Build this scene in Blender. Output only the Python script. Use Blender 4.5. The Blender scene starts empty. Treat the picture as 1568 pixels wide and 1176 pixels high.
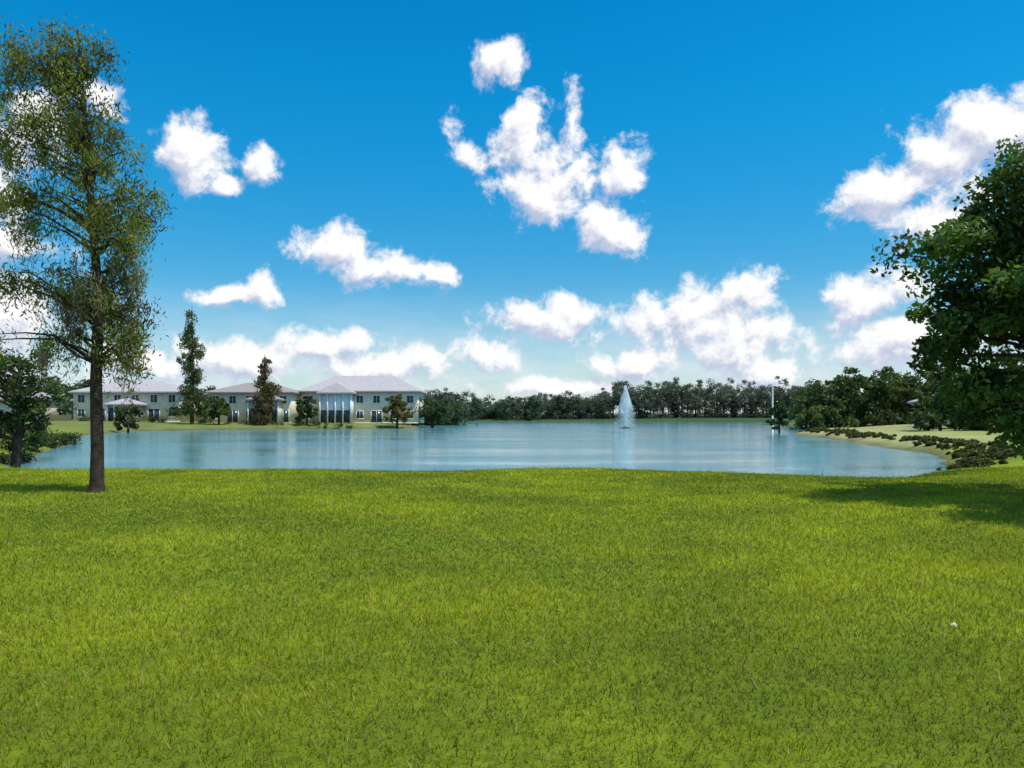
import bpy, math, numpy as np
from mathutils import Vector, Matrix
rng=np.random.default_rng(7)
S=bpy.context.scene
F=1230.0; HX=784.0; HY=636.0; CAMZ=1.7; WZ=-0.7
def ray(px,d): return (px-HX)/F*d
S.view_settings.view_transform='Standard'; S.view_settings.look='None'; S.view_settings.exposure=0
# ---------------------------------------------------------------- helpers
def link(o,parent=None):
    S.collection.objects.link(o)
    if parent: o.parent=parent
    return o
def empty(name,loc=(0,0,0),rz=0):
    e=bpy.data.objects.new(name,None); e.location=loc; e.rotation_euler=(0,0,rz); e.empty_display_size=.3
    return link(e)
def npmesh(name,V,Fc,mat,col=None,parent=None,smooth=False,fmat=None):
    V=np.asarray(V,dtype=np.float32); Fc=np.asarray(Fc,dtype=np.int32)
    me=bpy.data.meshes.new(name); n,k=Fc.shape
    me.vertices.add(len(V)); me.vertices.foreach_set('co',V.ravel())
    me.loops.add(n*k); me.loops.foreach_set('vertex_index',Fc.ravel())
    me.polygons.add(n); me.polygons.foreach_set('loop_start',np.arange(0,n*k,k,dtype=np.int32))
    me.update(calc_edges=True)
    if smooth: me.polygons.foreach_set('use_smooth',np.ones(n,dtype=bool))
    if col is not None:
        a=me.color_attributes.new('Col','FLOAT_COLOR','POINT')
        c=np.ones((len(V),4),dtype=np.float32); c[:,:3]=col; a.data.foreach_set('color',c.ravel())
    for m in (mat if isinstance(mat,list) else [mat]): me.materials.append(m)
    me.validate()
    return link(bpy.data.objects.new(name,me),parent)
class NT:
    def __init__(s,nt): s.nt=nt; s.n=nt.nodes; s.l=nt.links
    def new(s,t,**kw):
        x=s.n.new(t)
        for k,v in kw.items(): setattr(x,k,v)
        return x
    def put(s,inp,v):
        if isinstance(v,bpy.types.NodeSocket): s.l.new(v,inp)
        else: inp.default_value=v
    def math(s,op,a,b=0.0,c=None,clamp=False):
        x=s.new('ShaderNodeMath',operation=op,use_clamp=clamp); s.put(x.inputs[0],a); s.put(x.inputs[1],b)
        if c is not None: s.put(x.inputs[2],c)
        return x.outputs[0]
    def vm(s,op,a,b=(0,0,0)):
        x=s.new('ShaderNodeVectorMath',operation=op); s.put(x.inputs[0],a); s.put(x.inputs[1],b)
        return x.outputs['Value'] if op in('LENGTH','DOT_PRODUCT') else x.outputs[0]
    def noise(s,vec,scale,detail=4,rough=.5,dist=0,out=0):
        x=s.new('ShaderNodeTexNoise'); s.put(x.inputs['Vector'],vec); x.inputs['Scale'].default_value=scale
        x.inputs['Detail'].default_value=detail; x.inputs['Roughness'].default_value=rough; x.inputs['Distortion'].default_value=dist
        return x.outputs[out]
    def mix(s,f,a,b,mode='MIX'):
        x=s.new('ShaderNodeMix',data_type='RGBA',blend_type=mode); s.put(x.inputs[0],f); s.put(x.inputs[6],a); s.put(x.inputs[7],b)
        return x.outputs[2]
    def mr(s,v,a,b,c=0,d=1,smooth=False):
        x=s.new('ShaderNodeMapRange'); x.interpolation_type='SMOOTHSTEP' if smooth else 'LINEAR'
        s.put(x.inputs[0],v)
        for i,q in enumerate((a,b,c,d)): s.put(x.inputs[i+1],q)
        return x.outputs[0]
def newmat(name):
    m=bpy.data.materials.new(name); m.use_nodes=True; t=NT(m.node_tree)
    b=t.n['Principled BSDF']; return m,t,b
def C(*c): return (c[0],c[1],c[2],1)
def simple(name,col,rough=.7,nscale=3,namp=.25,bump=0,spec=.3):
    m,t,b=newmat(name); g=t.new('ShaderNodeTexCoord').outputs['Object']
    n=t.noise(g,nscale,6,.6); f=t.mr(n,.3,.7,1-namp,1+namp)
    x=t.vm('SCALE',C(*col)[:3]); x.node.inputs['Scale'].default_value=1; t.put(x.node.inputs['Scale'],f)
    t.l.new(x,b.inputs['Base Color']); b.inputs['Roughness'].default_value=rough
    b.inputs['Specular IOR Level'].default_value=spec
    if bump:
        bb=t.new('ShaderNodeBump'); bb.inputs['Strength'].default_value=bump; bb.inputs['Distance'].default_value=.05
        t.l.new(t.noise(g,nscale*6,5,.6),bb.inputs['Height']); t.l.new(bb.outputs[0],b.inputs['Normal'])
    return m
def leafmat(name,trans=.35,rough=.6):
    m,t,b=newmat(name)
    a=t.new('ShaderNodeAttribute',attribute_name='Col').outputs['Color']
    t.l.new(a,b.inputs['Base Color']); b.inputs['Roughness'].default_value=rough; b.inputs['Specular IOR Level'].default_value=.25
    tr=t.new('ShaderNodeBsdfTranslucent'); t.l.new(t.mix(1.0,a,C(1.3,1.25,.5),'MULTIPLY'),tr.inputs[0])
    mx=t.new('ShaderNodeMixShader'); mx.inputs[0].default_value=trans
    t.l.new(b.outputs[0],mx.inputs[1]); t.l.new(tr.outputs[0],mx.inputs[2])
    t.l.new(mx.outputs[0],t.n['Material Output'].inputs['Surface']); return m
M_leaf=leafmat('foliage_mat'); M_grass=leafmat('grass_blade_mat',.3,.55)
M_bark=simple('bark_mat',(.06,.045,.035),.9,4,.5,.8,.1)
# ---------------------------------------------------------------- terrain
LAKE=np.array([(-14,28.6),(-5,29.2),(3,28.8),(8,26.6),(12,26.6),(15,29.5),(21,38),(26,50),(31,75),(35,98),(38,108),(47,113),(56,125),(62,200),(100,262),(70,285),(20,318),(-30,320),(-42,250),(-26,175),(-17,152),(-30,143),(-45,136),(-58,122),(-50,92),(-37,67),(-28,46),(-21,33)],float)
def sdf(P):
    d=np.full(len(P),1e9); ins=np.zeros(len(P),bool); n=len(LAKE)
    for i in range(n):
        a=LAKE[i]; b=LAKE[(i+1)%n]; e=b-a; w=P-a
        t=np.clip((w@e)/(e@e),0,1); q=w-t[:,None]*e; d=np.minimum(d,np.hypot(q[:,0],q[:,1]))
        c=((a[1]>P[:,1])!=(b[1]>P[:,1])); dy=(b[1]-a[1]) or 1e-9
        ins^= c&(P[:,0]<(b[0]-a[0])*(P[:,1]-a[1])/dy+a[0])
    return np.where(ins,-d,d)
def height(P):
    P=np.asarray(P,float)
    wob=.5*np.sin(P[:,0]*.9+1)+.35*np.sin(P[:,0]*.37+P[:,1]*.5)+.25*np.sin(P[:,1]*1.3)
    s=sdf(P)+wob*.6
    z=WZ+np.where(s<0,s*.25, .75*(1-np.exp(-np.maximum(s,0)/1.7)))
    z=np.maximum(z,-2.6)
    far=np.clip((P[:,1]-60)/60,0,1)*np.clip((s-2)/25,0,1)
    z=z+far*.6
    z+= (.035*np.sin(P[:,0]*.5+P[:,1]*.23)+.03*np.sin(P[:,1]*.6-P[:,0]*.31))*np.clip(s/4,0,1)
    return z,s
def gz(x,y): return float(height(np.array([[x,y]]))[0][0])
def pn(x,y):
    v=0
    for fq,am,ph in ((.35,.4,1.),(.83,.3,2.3),(1.9,.3,.4),(4.3,.3,5.),(9.1,.15,2.2)):
        v=v+am*np.sin(x*fq*1.1+ph+1.7*np.sin(y*fq*.9+ph*2))*np.sin(y*fq*1.3+ph*3+1.5*np.sin(x*fq*.7))
    return np.clip(.5+v*.8,0,1)
def near_shade(y): return .76+.28*np.clip((y-5)/9,0,1)     # shading painted into the lawn colour: darker toward the camera
def axis(a,b,s0,g):
    out=[0.];st=s0
    while out[-1]<b: out.append(out[-1]+st); st*=g
    neg=[0.];st=s0
    while neg[-1]>a: neg.append(neg[-1]-st); st*=g
    return np.array(sorted(set(neg+out)))
xs=axis(-4000,4000,.35,1.018)
ys=axis(-300,4500,.35,1.012)+5
X,Y=np.meshgrid(xs,ys); P=np.stack([X.ravel(),Y.ravel()],1); Z,SD=height(P)
nx,ny=len(xs),len(ys)
i=np.arange((nx)*(ny)).reshape(ny,nx)
Fq=np.stack([i[:-1,:-1],i[:-1,1:],i[1:,1:],i[1:,:-1]],-1).reshape(-1,4)
pg=pn(P[:,0],P[:,1])[:,None]
gcol=(np.array([[.13,.185,.01]])*(1-pg)+np.array([[.225,.265,.012]])*pg)*near_shade(P[:,1])[:,None]
def blend(c,new,w): return c*(1-w[:,None])+np.array(new)*w[:,None]
mud=np.clip(1-(SD-.0)/1.0,0,1)
gcol=blend(gcol,(.15,.17,.05),np.clip((P[:,1]-60)/60,0,1))
pen=np.clip((P[:,0]-12)/6,0,1)*np.clip((P[:,1]-40)/20,0,1)*np.clip((170-P[:,1])/20,0,1)
gcol=blend(gcol,(.36,.34,.17),pen*np.clip(1-(SD-5)/16,.3,1)*.7)
gcol=blend(gcol,(.08,.06,.035),mud*.8)
gcol=blend(gcol,(.045,.08,.03),np.clip((P[:,1]-170)/60,0,1))
m,t,b=newmat('ground_mat'); M_ground=m
g=t.new('ShaderNodeTexCoord').outputs['Object']; a=t.new('ShaderNodeAttribute',attribute_name='Col').outputs['Color']
n1=t.noise(g,.35,4,.55); n2=t.noise(g,9,6,.7)
f=t.math('MULTIPLY',t.mr(n1,.3,.7,.8,1.2),t.mr(n2,.25,.75,.6,1.4))
x=t.vm('SCALE',a); t.put(x.node.inputs['Scale'],f); t.l.new(x,b.inputs['Base Color']); b.inputs['Roughness'].default_value=.9; b.inputs['Specular IOR Level'].default_value=.1
bb=t.new('ShaderNodeBump'); bb.inputs['Strength'].default_value=.6; bb.inputs['Distance'].default_value=.06; t.l.new(n2,bb.inputs['Height']); t.l.new(bb.outputs[0],b.inputs['Normal'])
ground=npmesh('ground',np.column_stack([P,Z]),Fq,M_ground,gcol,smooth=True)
# ---------------------------------------------------------------- lake water
m,t,b=newmat('water_mat')
g=t.new('ShaderNodeTexCoord').outputs['Object']
mp=t.new('ShaderNodeMapping'); t.l.new(g,mp.inputs[0]); mp.inputs['Scale'].default_value=(.5,1.2,1)
mp2=t.new('ShaderNodeMapping'); t.l.new(g,mp2.inputs[0]); mp2.inputs['Scale'].default_value=(.35,1.3,1)
r1=t.noise(mp.outputs[0],1.6,4,.6); r2=t.noise(mp2.outputs[0],.08,4,.6)
patch=t.mr(r2,.4,.6,.15,1.0)
bb=t.new('ShaderNodeBump'); bb.inputs['Distance'].default_value=.1; t.put(bb.inputs['Strength'],patch); t.l.new(r1,bb.inputs['Height'])
t.l.new(bb.outputs[0],b.inputs['Normal']); b.inputs['Base Color'].default_value=C(.11,.27,.29); b.inputs['Roughness'].default_value=.1; b.inputs['IOR'].default_value=1.33
npmesh('lake_water',[(-150,20,WZ),(180,20,WZ),(180,360,WZ),(-150,360,WZ)],[(0,1,2,3)],m)
# ---------------------------------------------------------------- grass blades
N=500000
d=rng.uniform(1.6,28,N); gx=rng.uniform(-1,1,N)*(d*.74+2.0); gy=d
PP=np.stack([gx,gy],1); gzv,gs=height(PP); k=gs>.8; gx,gy,gzv,d,gs=gx[k],gy[k],gzv[k],d[k],gs[k]; N=len(gx)
patchn=pn(gx,gy)
h=rng.uniform(.02,.055,N)*(.75+.5*patchn); w=np.clip(.0016+d*.0006,.0025,.016); ang=rng.uniform(0,2*np.pi,N); ln=rng.normal(0,.028,(N,2))
tall=rng.random(N)<.012; h[tall]*=rng.uniform(1.5,2.4,tall.sum())
edge=(gs<2.6)&(rng.random(N)<.25); h[edge]*=rng.uniform(1.5,3.2,edge.sum())
dx=np.cos(ang)*w; dy=np.sin(ang)*w
V=np.empty((N,3,3)); V[:,0]=np.stack([gx-dx,gy-dy,gzv-.01],1); V[:,1]=np.stack([gx+dx,gy+dy,gzv-.01],1); V[:,2]=np.stack([gx+ln[:,0],gy+ln[:,1],gzv+h],1)
bc=(np.array([.175,.24,.008])[None]*(1-patchn[:,None])+np.array([.3,.335,.012])[None]*patchn[:,None])*rng.uniform(.6,1.35,(N,1))*((.66+.6*patchn)*near_shade(gy))[:,None]
dry=rng.random(N)<.09; bc[dry]=np.array([.38,.31,.08])*rng.uniform(.6,1.1,(dry.sum(),1))
bc[:,0]*=rng.uniform(.75,1.25,N)
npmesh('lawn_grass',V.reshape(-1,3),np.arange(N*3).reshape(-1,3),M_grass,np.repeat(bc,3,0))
# ---------------------------------------------------------------- trees
def tube(Vs,Fs,pts,rad,sides=8):
    pts=np.asarray(pts,float); base=sum(len(v) for v in Vs); n=len(pts); R=[]
    for j in range(n):
        tg=pts[min(j+1,n-1)]-pts[max(j-1,0)]; tg/=np.linalg.norm(tg)+1e-9
        ref=np.array([1,0,0]) if abs(tg[0])<.8 else np.array([0,1,0])
        u=np.cross(tg,ref); u/=np.linalg.norm(u); v=np.cross(tg,u)
        th=np.linspace(0,2*np.pi,sides,endpoint=False)
        R.append(pts[j]+rad[j]*(np.cos(th)[:,None]*u+np.sin(th)[:,None]*v))
    Vs.append(np.concatenate(R))
    for j in range(n-1):
        for q in range(sides):
            q2=(q+1)%sides; Fs.append((base+j*sides+q,base+j*sides+q2,base+(j+1)*sides+q2,base+(j+1)*sides+q))
def leaves(cent,rad,per,size,base,droop=0,var=.35,aspect=.5,flat=.75,clumpvar=.45):
    K=len(cent); rad=np.broadcast_to(rad,(K,)); idx=np.repeat(np.arange(K),per); n=len(idx)
    v=rng.normal(size=(n,3)); v/=np.linalg.norm(v,axis=1)[:,None]; r=rng.random(n)**.55
    off=v*(r*rad[idx])[:,None]; off[:,2]*=flat
    if droop: off[:,2]-=np.abs(rng.normal(0,droop,n))*rad[idx]
    p=cent[idx]+off
    nrm=rng.normal(size=(n,3))+v*.5+np.array([0,0,.5]); nrm/=np.linalg.norm(nrm,axis=1)[:,None]
    a=np.cross(nrm,rng.normal(size=(n,3))); a/=np.linalg.norm(a,axis=1)[:,None]
    if droop: a[:,2]-=1.0; a/=np.linalg.norm(a,axis=1)[:,None]
    b_=np.cross(nrm,a); s=size*rng.uniform(.6,1.35,n)[:,None]
    V=np.stack([p-a*s,p+b_*s*aspect,p+a*s,p-b_*s*aspect],1)
    cv=rng.uniform(1-clumpvar,1+clumpvar,K)[idx]; c=np.array(base)[None]*(cv*rng.uniform(1-var,1+var,n))[:,None]
    c[:,0]*=rng.uniform(.75,1.4,n)
    return V.reshape(-1,3),np.repeat(c,4,0)
def lobe_points(lobes,K,shell=.5):
    vol=np.array([l[1][0]*l[1][1]*l[1][2] for l in lobes])**.75; vol/=vol.sum(); out=[]
    for l,p in zip(lobes,vol):
        n=max(2,int(K*p)); v=rng.normal(size=(n,3)); v/=np.linalg.norm(v,axis=1)[:,None]
        out.append(np.array(l[0])+v*(rng.random((n,1))**shell)*np.array(l[1]))
    return np.concatenate(out)
def tree(name,loc,trunk,trad,lobes,K,crad,per,size,base,droop=0,bark=None,nbr=40,**kw):
    e=empty(name,(loc[0],loc[1],gz(*loc[:2])-.05))
    Vs,Fs=[],[]; trunk=np.array(trunk,float)
    tube(Vs,Fs,trunk,trad,12)
    cent=lobe_points(lobes,K)
    sel=rng.choice(len(cent),min(nbr,len(cent)),replace=False)
    for s in sel:
        c=cent[s]; zc=c[2]-.5*np.hypot(c[0]-np.interp(c[2],trunk[:,2],trunk[:,0]),c[1])
        z0=np.clip(zc,trunk[0,2]+(trunk[-1,2]-trunk[0,2])*.28,trunk[-1,2])
        st=np.array([np.interp(z0,trunk[:,2],trunk[:,k]) for k in range(3)]); r0=np.interp(z0,trunk[:,2],trad)*.4
        mid=(st+c)/2+rng.normal(0,.12,3)*np.linalg.norm(c-st)*.6+np.array([0,0,.06*np.linalg.norm(c-st)])
        q=[st,st*.6+mid*.4+rng.normal(0,.03,3),mid,mid*.5+c*.5+rng.normal(0,.06,3),c]
        tube(Vs,Fs,q,[r0,r0*.8,r0*.55,r0*.35,r0*.12],6)
    npmesh('trunk_and_limbs',np.concatenate(Vs),Fs,bark or M_bark,None,e,True)
    LV,LC=leaves(cent,crad*rng.uniform(.5,1.35,len(cent)),per,size,base,droop,**kw)
    npmesh('foliage',LV,np.arange(len(LV)).reshape(-1,4),M_leaf,LC,e)
    return e
lobes=[((-.6,0,9.2),(1.0,1.0,1.2)),((-.2,.1,7.9),(1.3,1.2,.9)),((-1.8,0,7.9),(.9,.9,.7)),((.2,0,6.5),(1.1,1.2,.9)),((-1.6,0,6.2),(.8,.8,.7)),((.3,0,5.2),(.9,.9,.8)),((.4,.1,4.1),(.85,.8,.8)),((-.6,.2,4.4),(.8,.7,.7)),((-1.9,.0,4.7),(.65,.7,.4)),((.6,0,3.2),(.5,.5,.7)),((-1.7,0,9.4),(.9,.7,.8)),((-.9,.2,3.3),(.5,.5,.5)),((-2.2,0,3.2),(.5,.5,.3))]
ct=tree('cypress_tree',(ray(147,17.3),17.3),[(0,0,0),(.02,0,.25),(.03,0,1),(0,0,2.4),(.05,.02,4.2),(-.1,0,6.2),(-.25,0,8.2),(-.4,0,10)],[.2,.145,.13,.12,.1,.075,.05,.02],lobes,240,.4,165,.06,(.14,.175,.035),droop=.7,nbr=120,aspect=.26,clumpvar=.65)
mc=lobe_points([((.3,0,4.6),(.95,.8,.9)),((-.7,0,4.3),(.9,.7,.7)),((.6,0,3.1),(.4,.4,.6)),((-1.0,0,3.2),(.6,.4,.4)),((-1.7,0,5.8),(.6,.6,.4))],60)
LV,LC=leaves(mc,rng.uniform(.12,.26,len(mc)),90,.075,(.2,.175,.13),droop=2.4,aspect=.14,clumpvar=.3)
npmesh('spanish_moss',LV,np.arange(len(LV)).reshape(-1,4),M_leaf,LC,ct)
tree('oak_tree',(ray(22,34),34),[(0,0,0),(.1,0,1),(.3,0,2.5),(.2,0,5)],[.22,.17,.13,.05],[((-.8,0,4.4),(2.3,2,1.2)),((1.1,0,3.1),(1.2,1.5,.7)),((-.6,0,2.0),(2,1.5,.9))],75,.5,130,.1,(.055,.095,.03),nbr=60)
lobes=[((0,0,4.6),(3.4,3.9,2.3)),((-2.3,.2,5.1),(1.6,1.8,1.2)),((-1.8,.3,6.2),(1.6,1.8,1.0)),((-3.0,.5,4.0),(1.3,1.7,1.1)),((.8,0,7.2),(2.2,2.2,1.2)),((-2.5,-2.2,3.4),(1.3,1.3,1.1)),((-1.0,-3.4,4.3),(1.6,1.4,1.4)),((-1.8,2.8,3.5),(1.6,1.4,1.3)),((2.5,0,4.5),(2,3,2)),((-1.5,0,2.2),(1.8,2,.8)),
((-2.9,.2,5.9),(.8,1.2,.6)),((-4.2,.2,4.75),(.75,1.1,.4)),((-3.5,.3,3.2),(.8,1.2,.5)),((-3.2,.4,2.1),(.9,1.2,.5)),((-2.3,.2,1.5),(1.1,1,.45)),((.3,-4.8,4.0),(1.7,1.4,1.3))]
tree('live_oak_tree',(12.2,14.9),[(0,0,0),(0,0,.4),(.05,0,1.5),(-.1,0,3),(0,.1,5),(.1,0,7)],[.42,.32,.27,.22,.15,.05],lobes,400,.5,210,.075,(.065,.125,.026),nbr=150,clumpvar=.7)
def conifer(name,px,d,hh,r,base,K=90):
    lob=[((rng.normal(0,r*.12),0,hh*(.14+.8*k)),(r*(1-.75*k)*rng.uniform(.6,1.1),r*(1-.75*k),hh*.06)) for k in np.linspace(0,1,11)]
    return tree(name,(ray(px,d),d),[(0,0,0),(0,0,hh*.3),(.05,0,hh*.6),(0,0,hh)],[r*.1,r*.08,r*.06,.03],lob,K,.95,110,.2,base,nbr=30,droop=.5,clumpvar=.35)
conifer('pine_tree',294,139,20.5,3.3,(.085,.12,.045),110)
conifer('pine_tree',405,142,12.5,2.8,(.12,.105,.045),80)
def roundtree(name,px,d,hh,r,base,K=45,size=.22,per=80):
    lob=[((0,0,hh*.6),(r,r,hh*.34)),((-r*.6,0,hh*.4),(r*.6,r*.6,hh*.25)),((r*.5,0,hh*.45),(r*.7,r*.6,hh*.24))]
    return tree(name,(ray(px,d),d),[(0,0,0),(.05,0,hh*.4),(0,0,hh*.75)],[r*.11,r*.08,.04],lob,K,r*.3,per,size,base,nbr=18)
roundtree('maple_tree',608,148,7,2.4,(.13,.12,.035))
roundtree('maple_tree',335,138,5.0,2.0,(.08,.12,.035))
roundtree('maple_tree',662,156,8.2,3.4,(.05,.085,.03))
roundtree('maple_tree',470,143,5.5,1.8,(.06,.1,.035))
roundtree('maple_tree',196,112,5,1.6,(.06,.09,.035))
roundtree('young_tree',1193,106,5.6,1.3,(.04,.085,.025),size=.13)
def shrubs(name,pts,base,per=160):
    cs=[];rs=[]
    for (x,y,r) in pts:
        z=gz(x,y)
        for _ in range(7): cs.append((x+rng.normal(0,r*.5),y+rng.normal(0,r*.5),z+abs(rng.normal(r*.4,r*.3)))); rs.append(r*.55)
    LV,LC=leaves(np.array(cs),np.array(rs),per,.09,base)
    npmesh(name,LV,np.arange(len(LV)).reshape(-1,4),M_leaf,LC)
pts=[(ray(p,dd),dd,rr) for p,dd,rr in [(10,48,1.6),(45,52,1.3),(80,58,1.2),(105,64,1.0),(-40,44,2),(20,40,.9)]]
shrubs('shoreline_shrubs',pts,(.045,.075,.025))
pts=[]
for q in range(230):
    u=rng.random(); x=np.interp(u,[0,.15,.35,.6,.85,1],[16.2,22,27.5,32.5,36.5,39.5]); y=np.interp(u,[0,.15,.35,.6,.85,1],[30,38,50,75,98,107])
    pts.append((x+rng.uniform(-.3,1.6),y+rng.normal(0,1),rng.uniform(.08,.3)))
shrubs('reed_bank',pts,(.085,.1,.03),50)
pts=[(ray(p,dd),dd,rng.uniform(.5,1.1)) for p,dd in [(rng.uniform(120,640),rng.uniform(141,146)) for _ in range(34)]]
shrubs('hedge_bed',pts,(.06,.1,.035),50)
cs=[];rs=[];bs=[];TV,TF=[],[]
def dtree(x,y,hh,r,base):
    z=gz(x,y); n=int(rng.integers(14,22))
    for _ in range(n):
        v=rng.normal(size=3); v/=np.linalg.norm(v); v*=rng.random()**.4
        cs.append((x+v[0]*r,y+v[1]*r,z+hh*.5+v[2]*hh*.44)); rs.append(r*rng.uniform(.28,.5)); bs.append(np.array(base)*rng.uniform(.65,1.3))
    for _ in range(4):
        cs.append((x+rng.normal(0,r),y-rng.uniform(0,r),z+rng.uniform(.3,1.6))); rs.append(rng.uniform(.9,1.7)); bs.append(np.array(base)*rng.uniform(.6,1.1))
    tube(TV,TF,[(x,y,z-.1),(x,y,z+hh*.6)],[r*.08,r*.04],5)
for px in np.arange(560,1260,9.):
    for row in range(2):
        dd=326+row*16+rng.uniform(-5,5)
        hh=rng.uniform(7,11) if px<925 else rng.uniform(12,18.5)
        if px<700: hh=rng.uniform(10,13)
        hh+= row*1.5-(1.5 if 740<px<790 else 0)
        dtree(ray(px+rng.uniform(-5,5),dd),dd,hh,rng.uniform(2.8,5),(.075,.115,.08) if px<925 else (.1,.135,.105))  # distance haze painted into the leaf colour: bluish, paler on the right
for px in np.arange(-120,700,13.):
    dd=196+rng.uniform(-6,8); dtree(ray(px,dd),dd,rng.uniform(6,9) if px>150 else rng.uniform(9,12),3.4,(.06,.1,.045))
for px in np.arange(1235,1800,15.):
    for row in range(2):
        dd=138+row*14+rng.uniform(-5,5)
        hh=np.interp(px,[1235,1290,1400,1500,1700],[8.2,11.2,9.8,12,13])*rng.uniform(.75,1.1)
        dtree(ray(px,dd),dd,hh,rng.uniform(2.2,3.6),(.075,.12,.035))
for px in np.arange(1440,1800,22.):
    dd=84+rng.uniform(-4,8); dtree(ray(px,dd),dd,rng.uniform(4,6.5),2.2,(.055,.1,.03))
for x in np.arange(-420,600,11.): 
    if not(-60<x<130): dtree(x,rng.uniform(330,350),rng.uniform(9,14),4.5,(.05,.085,.05))
cs=np.array(cs);rs=np.array(rs);bs=np.array(bs)
LV,LC=leaves(cs,rs*1.05,70,.33,(1,1,1),clumpvar=.25); LC*=np.repeat(np.repeat(bs,70,0),4,0)
dist=empty('distant_trees')
npmesh('foliage',LV,np.arange(len(LV)).reshape(-1,4),M_leaf,LC,dist); npmesh('trunks',np.concatenate(TV),TF,M_bark,None,dist)
# ---------------------------------------------------------------- houses
M_cream=simple('stucco_cream',(.79,.69,.52),.85,1.5,.12,.3); M_white=simple('stucco_white',(.78,.82,.82),.8,1.5,.1,.2)
M_tan=simple('stucco_tan',(.58,.49,.38),.85,1.5,.12,.3)
M_roof=simple('roof_tile',(.42,.38,.39),.8,5,.3,.8); M_roof2=simple('roof_tile_brown',(.3,.26,.25),.8,5,.3,.8)
M_trim=simple('trim_white',(.8,.8,.77),.6,2,.05); M_glass,_t,_b=newmat('window_glass'); _b.inputs['Base Color'].default_value=C(.03,.05,.06); _b.inputs['Roughness'].default_value=.08
nn=_t.noise(_t.new('ShaderNodeTexCoord').outputs['Object'],.8,2); _t.l.new(_t.mr(nn,.3,.7,.04,.2),_b.inputs['Roughness'])
M_dark=simple('lanai_interior',(.05,.045,.04),.9)
def boxes(name,items,mat,par):
    V=[];Fc=[]
    for (x0,x1,y0,y1,z0,z1) in items:
        b0=len(V); V+=[(x0,y0,z0),(x1,y0,z0),(x1,y1,z0),(x0,y1,z0),(x0,y0,z1),(x1,y0,z1),(x1,y1,z1),(x0,y1,z1)]
        Fc+=[tuple(b0+k for k in q) for q in ((0,3,2,1),(4,5,6,7),(0,1,5,4),(1,2,6,5),(2,3,7,6),(3,0,4,7))]
    return npmesh(name,V,Fc,mat,None,par)
def hip(name,x0,x1,y0,y1,z,hh,mat,par,gable=0):
    o=.6; x0-=o;x1+=o;y0-=o;y1+=o; w=min(x1-x0,y1-y0)/2
    if x1-x0>=y1-y0: r=[(x0+w*(1-gable),(y0+y1)/2,z+hh),(x1-w*(1-gable),(y0+y1)/2,z+hh)]
    else: r=[((x0+x1)/2,y0+w*(1-gable),z+hh),((x0+x1)/2,y1-w*(1-gable),z+hh)]
    V=[(x0,y0,z),(x1,y0,z),(x1,y1,z),(x0,y1,z),(x0,y0,z+.25),(x1,y0,z+.25),(x1,y1,z+.25),(x0,y1,z+.25)]+r
    Fs=[(0,3,2,1),(0,1,5,4),(1,2,6,5),(2,3,7,6),(3,0,4,7)]
    me=bpy.data.meshes.new(name)
    if x1-x0>=y1-y0: Fs+=[(4,5,9,8),(6,7,8,9),(5,6,9),(7,4,8)]
    else: Fs+=[(4,5,8),(5,6,9,8),(6,7,9),(7,4,8,9)]
    me.from_pydata(V,[],Fs); me.materials.append(mat); link(bpy.data.objects.new(name,me),par)
def house(name,px0,px1,d,wallh,roofh,wall,roof,depth=11,wing=None,rot=0,storeys=2):
    x0,x1=ray(px0,d),ray(px1,d); W=(x1-x0)/2; cx=(x0+x1)/2
    e=empty(name,(cx,d+depth/2,gz(cx,d)-.1),rot); D=depth/2
    boxes('walls',[(-W,W,-D,D,0,wallh)],wall,e); hip('roof',-W,W,-D,D,wallh,roofh,roof,e)
    fr=[];gl=[]
    sh=wallh/storeys; n=max(3,int(2*W/2.9)); xsn=np.linspace(-W+1.5,W-1.5,n)
    for s in range(storeys):
        for j,xc in enumerate(xsn):
            if s==0 and j%3==1:
                gl.append((xc-1.0,xc+1.0,-D-.03,-D+.02,.15,2.35)); fr+= [(xc-1.12,xc-1.0,-D-.06,-D+.01,.15,2.35),(xc+1.0,xc+1.12,-D-.06,-D+.01,.15,2.35),(xc-1.12,xc+1.12,-D-.06,-D+.01,2.353,2.5),(xc-.04,xc+.04,-D-.07,-D-.035,.15,2.35)]
            else:
                z0=s*sh+.95; gl.append((xc-.6,xc+.6,-D-.03,-D+.02,z0,z0+1.35))
                fr+=[(xc-.7,xc-.6,-D-.06,-D+.01,z0,z0+1.35),(xc+.6,xc+.7,-D-.06,-D+.01,z0,z0+1.35),(xc-.75,xc+.75,-D-.08,-D+.01,z0-.12,z0-.003),(xc-.75,xc+.75,-D-.06,-D+.01,z0+1.353,z0+1.47),(xc-.03,xc+.03,-D-.055,-D-.033,z0,z0+1.35)]
    boxes('window_glass',gl,M_glass,e); boxes('window_frames',fr,M_trim,e)
    boxes('base_course',[(-W-.05,W+.05,-D-.05,-D+.01,.0,.14)],M_trim,e)
    if wing:
        a,b2,mat2,wh,rh=wing; a=a*W; b2=b2*W
        boxes('porch_wing',[(a,b2,-D-3,-D-.003,0,wh)],mat2,e); hip('porch_roof',a,b2,-D-3,-D+3.5,wh,rh,roof,e,gable=.6)
        boxes('porch_columns',[(a+k*(b2-a)/4-.14,a+k*(b2-a)/4+.14,-D-3.35,-D-3.05,0,wh-.01) for k in range(5)],M_trim,e)
        boxes('porch_openings',[(a+(k+.5)*(b2-a)/4-.75,a+(k+.5)*(b2-a)/4+.75,-D-3.03,-D-2.9,.2,min(2.5,wh-.5)) for k in range(4)],M_glass,e)
    return e
house('stucco_house',-60,60,150,4.0,2.4,M_tan,M_roof2,storeys=1)
house('stucco_house',112,276,147,5.3,2.4,M_cream,M_roof,wing=(-.2,.35,M_tan,3.0,1.3))
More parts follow.
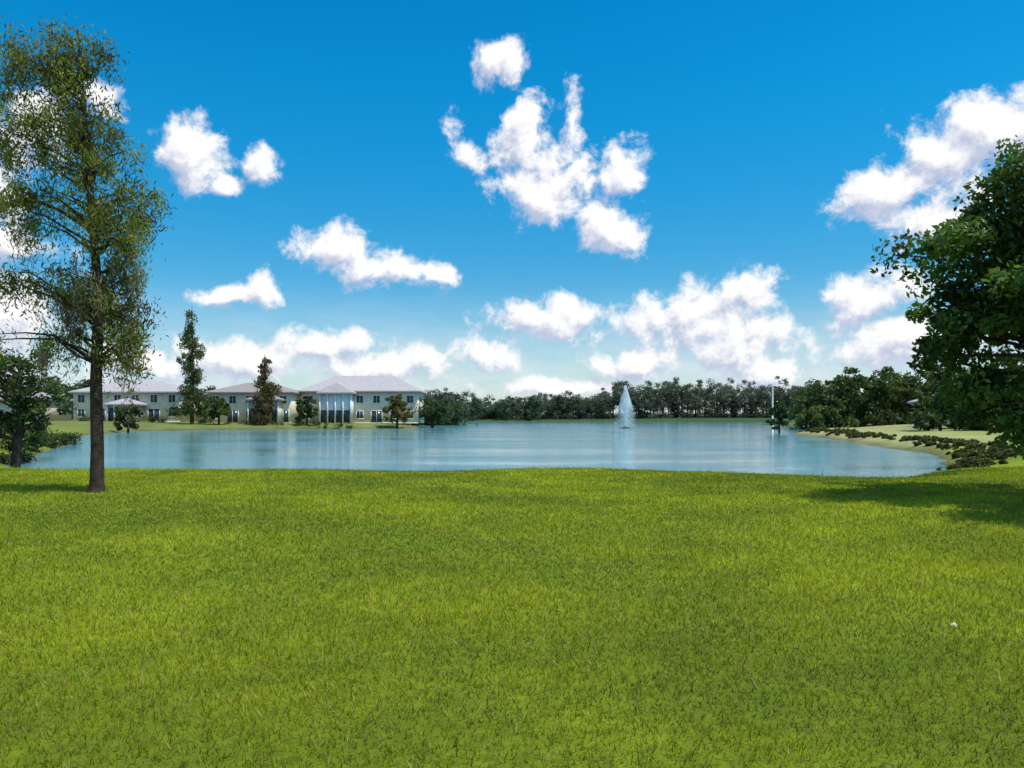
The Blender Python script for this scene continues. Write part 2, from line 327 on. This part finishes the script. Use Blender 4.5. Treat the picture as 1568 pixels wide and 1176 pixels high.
house('stucco_house',318,446,150,5.6,2.2,M_cream,M_roof2,wing=(.1,.8,M_cream,4.2,1.4))
house('stucco_house',462,640,154,6.0,3.4,M_cream,M_roof,wing=(-.62,-.1,M_white,5.6,2.2))
house('stucco_house',1452,1530,104,3.2,1.8,M_white,M_roof,storeys=1,depth=9)
# ---------------------------------------------------------------- fountain
M_spray,t,b=newmat('spray_mat'); b.inputs['Base Color'].default_value=C(.9,.93,.95); b.inputs['Roughness'].default_value=.35
tr=t.new('ShaderNodeBsdfTranslucent'); tr.inputs[0].default_value=C(.9,.93,.95); mx=t.new('ShaderNodeMixShader'); mx.inputs[0].default_value=.5
t.l.new(b.outputs[0],mx.inputs[1]); t.l.new(tr.outputs[0],mx.inputs[2]); t.l.new(mx.outputs[0],t.n['Material Output'].inputs['Surface'])
def fountain(px,d,H,R):
    e=empty('fountain',(ray(px,d),d,WZ)); n=26000
    tt=rng.random(n)**.8; th=rng.uniform(0,2*np.pi,n); sp=rng.beta(1.3,2.2,n)
    Hh=H*(1-.55*sp)*rng.uniform(.85,1,n); z=Hh*4*tt*(1-tt) ; rr=R*sp*tt*1.0+.08+.05*rng.random(n)
    p=np.stack([rr*np.cos(th),rr*np.sin(th),z+.15],1)+rng.normal(0,.035,(n,3))
    a=rng.normal(size=(n,3))*.03; b_=rng.normal(size=(n,3))*.03; b_[:,2]*=2
    V=np.stack([p-a,p+b_,p+a],1).reshape(-1,3)
    npmesh('water_spray',V,np.arange(3*n).reshape(-1,3),M_spray,None,e)
    Vs,Fs=[],[]; tube(Vs,Fs,[(0,0,-.3),(0,0,.1),(0,0,.35),(0,0,.36)],[.16,.16,.09,.001],12)
    npmesh('nozzle',np.concatenate(Vs),Fs,M_dark,None,e,True)
    Vs,Fs=[],[]; th=np.linspace(0,2*np.pi,25); tube(Vs,Fs,[(.7*math.cos(q),.7*math.sin(q),.03) for q in th],[.13]*25,8)
    npmesh('float_ring',np.concatenate(Vs),Fs,M_dark,None,e,True)
fountain(958,150,8.0,2.4)
def lamp(px,d,H):
    x=ray(px,d); e=empty('street_lamp',(x,d,gz(x,d)-.05)); Vs,Fs=[],[]
    tube(Vs,Fs,[(0,0,0),(0,0,.5),(0,0,.52),(0,0,H-.3)],[.18,.16,.12,.09],10); tube(Vs,Fs,[(0,0,H-.35),(.15,0,H-.1),(.5,0,H),(1.1,0,H)],[.05,.05,.045,.04],8)
    npmesh('pole_and_arm',np.concatenate(Vs),Fs,M_trim,None,e,True)
    boxes('lamp_head',[(.95,1.6,-.16,.16,H-.1,H+.06)],M_trim,e); boxes('lens',[(1.0,1.55,-.12,.12,H-.14,H-.103)],M_glass,e)
lamp(1183,112,8.0)
e=empty('white_flower',(3.3,6.0,gz(3.3,6.0))); Vs,Fs=[],[]; tube(Vs,Fs,[(0,0,0),(.004,0,.03),(0,0,.06)],[.0015]*3,6); npmesh('stem',np.concatenate(Vs),Fs,M_grass,(.1,.2,.03),e)
LV,LC=leaves(np.array([[0,0,.065]]),.02,120,.009,(.8,.8,.7),var=.1,clumpvar=0); npmesh('petals',LV,np.arange(len(LV)).reshape(-1,4),M_leaf,LC,e)
# ---------------------------------------------------------------- sun + sky
SE=math.radians(66); SA=math.radians(112)
sd=Vector((math.sin(SA)*math.cos(SE),math.cos(SA)*math.cos(SE),math.sin(SE)))
L=bpy.data.lights.new('sun','SUN'); L.energy=4.6; L.angle=math.radians(.5); L.color=(1,.96,.88)
lo=link(bpy.data.objects.new('sun',L)); lo.rotation_euler=sd.to_track_quat('Z','Y').to_euler()
W=bpy.data.worlds.new('World'); S.world=W; W.use_nodes=True; t=NT(W.node_tree)
try: W.cycles.sampling_method='NONE'
except Exception as ex: print(ex)
def pc(px,py):
    dx=(px-HX)/F; dz=(HY-py)/F; return math.atan2(dx,1),math.atan(dz/math.hypot(dx,1)),1/(1+dx*dx)
CL=[(768,106,44,34,0),(298,236,64,46,-20),(345,275,40,18,0),(400,252,30,28,30),
(800,210,52,55,0),(820,300,80,48,0),(872,195,20,55,0),(712,225,20,55,35),(955,255,40,48,-30),(932,342,60,46,0),(860,270,60,60,0),
(520,385,66,44,-15),(590,412,90,34,-8),(660,418,40,18,0),(360,450,84,20,0),(405,448,32,28,0),
(845,492,105,40,0),(1090,470,90,48,0),(1150,442,55,36,0),(1010,492,80,38,0),(1130,530,130,44,0),(1060,500,110,45,0),
(1450,235,110,70,30),(1500,195,75,55,0),(1350,290,90,44,25),(1440,330,110,44,0),(1560,200,60,60,0),(1340,465,90,44,20),(1390,515,120,50,0),
(740,545,62,28,0),(500,525,110,28,0),(360,545,120,34,0),(230,560,90,36,0),(590,560,130,34,0),(860,590,120,20,0),(980,560,90,26,0),(1180,560,80,30,0),
(150,140,50,34,-30),(40,190,80,60,0),(20,480,100,70,0),(30,370,80,30,0),(-60,260,120,90,0),(1700,420,160,80,0),(1650,180,120,60,0)]
CP=[(pc(a_,b_)+(c_,d_,e_)) for a_,b_,c_,d_,e_ in CL]
def fieldgroup(name,items,generic,det):
    gt=bpy.data.node_groups.new(name,'ShaderNodeTree')
    gt.interface.new_socket('P',in_out='INPUT',socket_type='NodeSocketVector'); gt.interface.new_socket('D',in_out='OUTPUT',socket_type='NodeSocketFloat')
    q=NT(gt); gi=q.new('NodeGroupInput').outputs[0]; go=q.new('NodeGroupOutput')
    sx=q.new('ShaderNodeSeparateXYZ'); q.l.new(gi,sx.inputs[0])
    gi2=q.new('ShaderNodeCombineXYZ'); q.l.new(sx.outputs[0],gi2.inputs[0]); q.l.new(sx.outputs[1],gi2.inputs[1]); gi0=gi2.outputs[0]
    if generic:
        cur=q.mr(q.noise(gi0,3.2,2,.5),.45,.65,-1,.8)
    else:
        wn=q.noise(gi0,9,2,.5,0,1); wv=q.vm('SUBTRACT',wn,(.5,.5,.5)); sc=q.vm('SCALE',wv); sc.node.inputs['Scale'].default_value=.045
        pw=q.vm('ADD',gi0,sc); s2=q.new('ShaderNodeSeparateXYZ'); q.l.new(pw,s2.inputs[0])
        cur=None
        for (az,el,c2,rx,ry,ro) in items:
            cx=q.new('ShaderNodeCombineXYZ'); q.l.new(s2.outputs[0],cx.inputs[0]); q.l.new(s2.outputs[1],cx.inputs[1])
            q.put(cx.inputs[2],cur if cur is not None else sx.outputs[2])
            mp=q.new('ShaderNodeMapping',vector_type='TEXTURE'); q.l.new(cx.outputs[0],mp.inputs[0])
            mp.inputs['Location'].default_value=(az,el,0); mp.inputs['Rotation'].default_value=(0,0,math.radians(ro)); mp.inputs['Scale'].default_value=(rx/F*c2,ry/F*math.sqrt(c2),1e6)
            v=q.math('SUBTRACT',1.0,q.vm('LENGTH',mp.outputs[0]))
            cur=v if cur is None else q.math('SMOOTH_MAX',cur,v,.15)
    n1=q.noise(gi0,22,det,.64,.2)
    D=q.math('ADD',cur,q.math('MULTIPLY',q.math('SUBTRACT',n1,.5),2.9))
    q.l.new(D,go.inputs[0]); return gt
dirv=t.new('ShaderNodeTexCoord').outputs['Generated']; sp=t.new('ShaderNodeSeparateXYZ'); t.l.new(dirv,sp.inputs[0])
az=t.math('ARCTAN2',sp.outputs[0],sp.outputs[1]); el=t.math('ARCSINE',sp.outputs[2])
pcb=t.new('ShaderNodeCombineXYZ'); t.l.new(az,pcb.inputs[0]); t.l.new(el,pcb.inputs[1]); p=pcb.outputs[0]
sky=t.new('ShaderNodeTexSky',sky_type='NISHITA'); sky.sun_disc=False; sky.sun_elevation=SE; sky.sun_rotation=SA; sky.ozone_density=3; sky.dust_density=.4; sky.air_density=1
hs=t.new('ShaderNodeHueSaturation'); hs.inputs['Saturation'].default_value=1.45; hs.inputs['Value'].default_value=1.1; t.l.new(sky.outputs[0],hs.inputs['Color'])
tint=t.mix(t.mr(el,.05,.42,0,1,True),C(.85,1.1,1.12),C(.25,1.7,1.5))
sk=t.mix(1.0,hs.outputs[0],tint,'MULTIPLY')
hz=t.math('MULTIPLY',t.mr(el,0.0,.17,.9,0,True),t.mr(t.noise(t.vm('MULTIPLY',p,(1,3,1)),9,4,.6),.35,.65,.35,1))
sk=t.mix(hz,sk,C(8.0,8.4,9.4))
def branch(items,generic,k):
    def fld(grp,a_,e_,z_):
        cb=t.new('ShaderNodeCombineXYZ'); t.put(cb.inputs[0],a_); t.put(cb.inputs[1],e_); t.put(cb.inputs[2],z_)
        g=t.new('ShaderNodeGroup'); g.node_tree=grp; t.l.new(cb.outputs[0],g.inputs[0]); return g.outputs[0]
    bg=t.new('ShaderNodeBackground'); bg.inputs[1].default_value=.1
    g1=fieldgroup('CloudField%d'%k,items,generic,4 if generic else 7)
    d0=fld(g1,az,el,0.0)
    mask=t.mr(d0,-.12,.55,0,1,True)
    if generic: ccol=C(9.3,9.4,9.7)
    else:
        g2=fieldgroup('CloudShade%d'%k,items,generic,4); d1=fld(g2,t.math('ADD',az,.009),t.math('ADD',el,.017),d0)
        sh=t.mr(t.math('SUBTRACT',d0,d1),-.6,.4,0,1,True); ccol=t.mix(sh,C(5.3,5.9,7.6),C(10.2,10.2,10.2))
    t.l.new(t.mix(mask,sk,ccol),bg.inputs[0]); return bg.outputs[0]
def mixs(f,a_,b_):
    x=t.new('ShaderNodeMixShader'); t.put(x.inputs[0],f); t.l.new(a_,x.inputs[1]); t.l.new(b_,x.inputs[2]); return x.outputs[0]
EDG=[-.85,-.36,-.12,.06,.24,.43,.85]
br=[]
for k in range(6):
    lo_,hi_=EDG[k],EDG[k+1]; it=[c for c in CP if c[0]+1.5*max(c[3],c[4])/F*c[2]+.03>lo_ and c[0]-1.5*max(c[3],c[4])/F*c[2]-.03<hi_]
    br.append(branch(it,False,k))
def tree3(lst,edges):
    if len(lst)==1: return lst[0]
    h_=len(lst)//2
    return mixs(t.math('GREATER_THAN',az,edges[h_-1]),tree3(lst[:h_],edges[:h_-1]),tree3(lst[h_:],edges[h_:]))
front=tree3(br,EDG[1:-1])
gen=branch([],True,9)
out_=t.math('MAXIMUM',t.math('GREATER_THAN',t.math('ABSOLUTE',az),.8),t.math('GREATER_THAN',el,.58))
t.l.new(mixs(out_,front,gen),t.n['World Output'].inputs['Surface']); t.n.remove(t.n['Background'])
# ---------------------------------------------------------------- camera
cam=bpy.data.cameras.new('camera'); cam.sensor_width=36; cam.lens=F/1568*36; cam.shift_y=(HY-588)/1568; cam.clip_end=9000; cam.clip_start=.05
co=link(bpy.data.objects.new('camera',cam)); co.location=(0,0,CAMZ); co.rotation_euler=(math.radians(90),0,0); S.camera=co
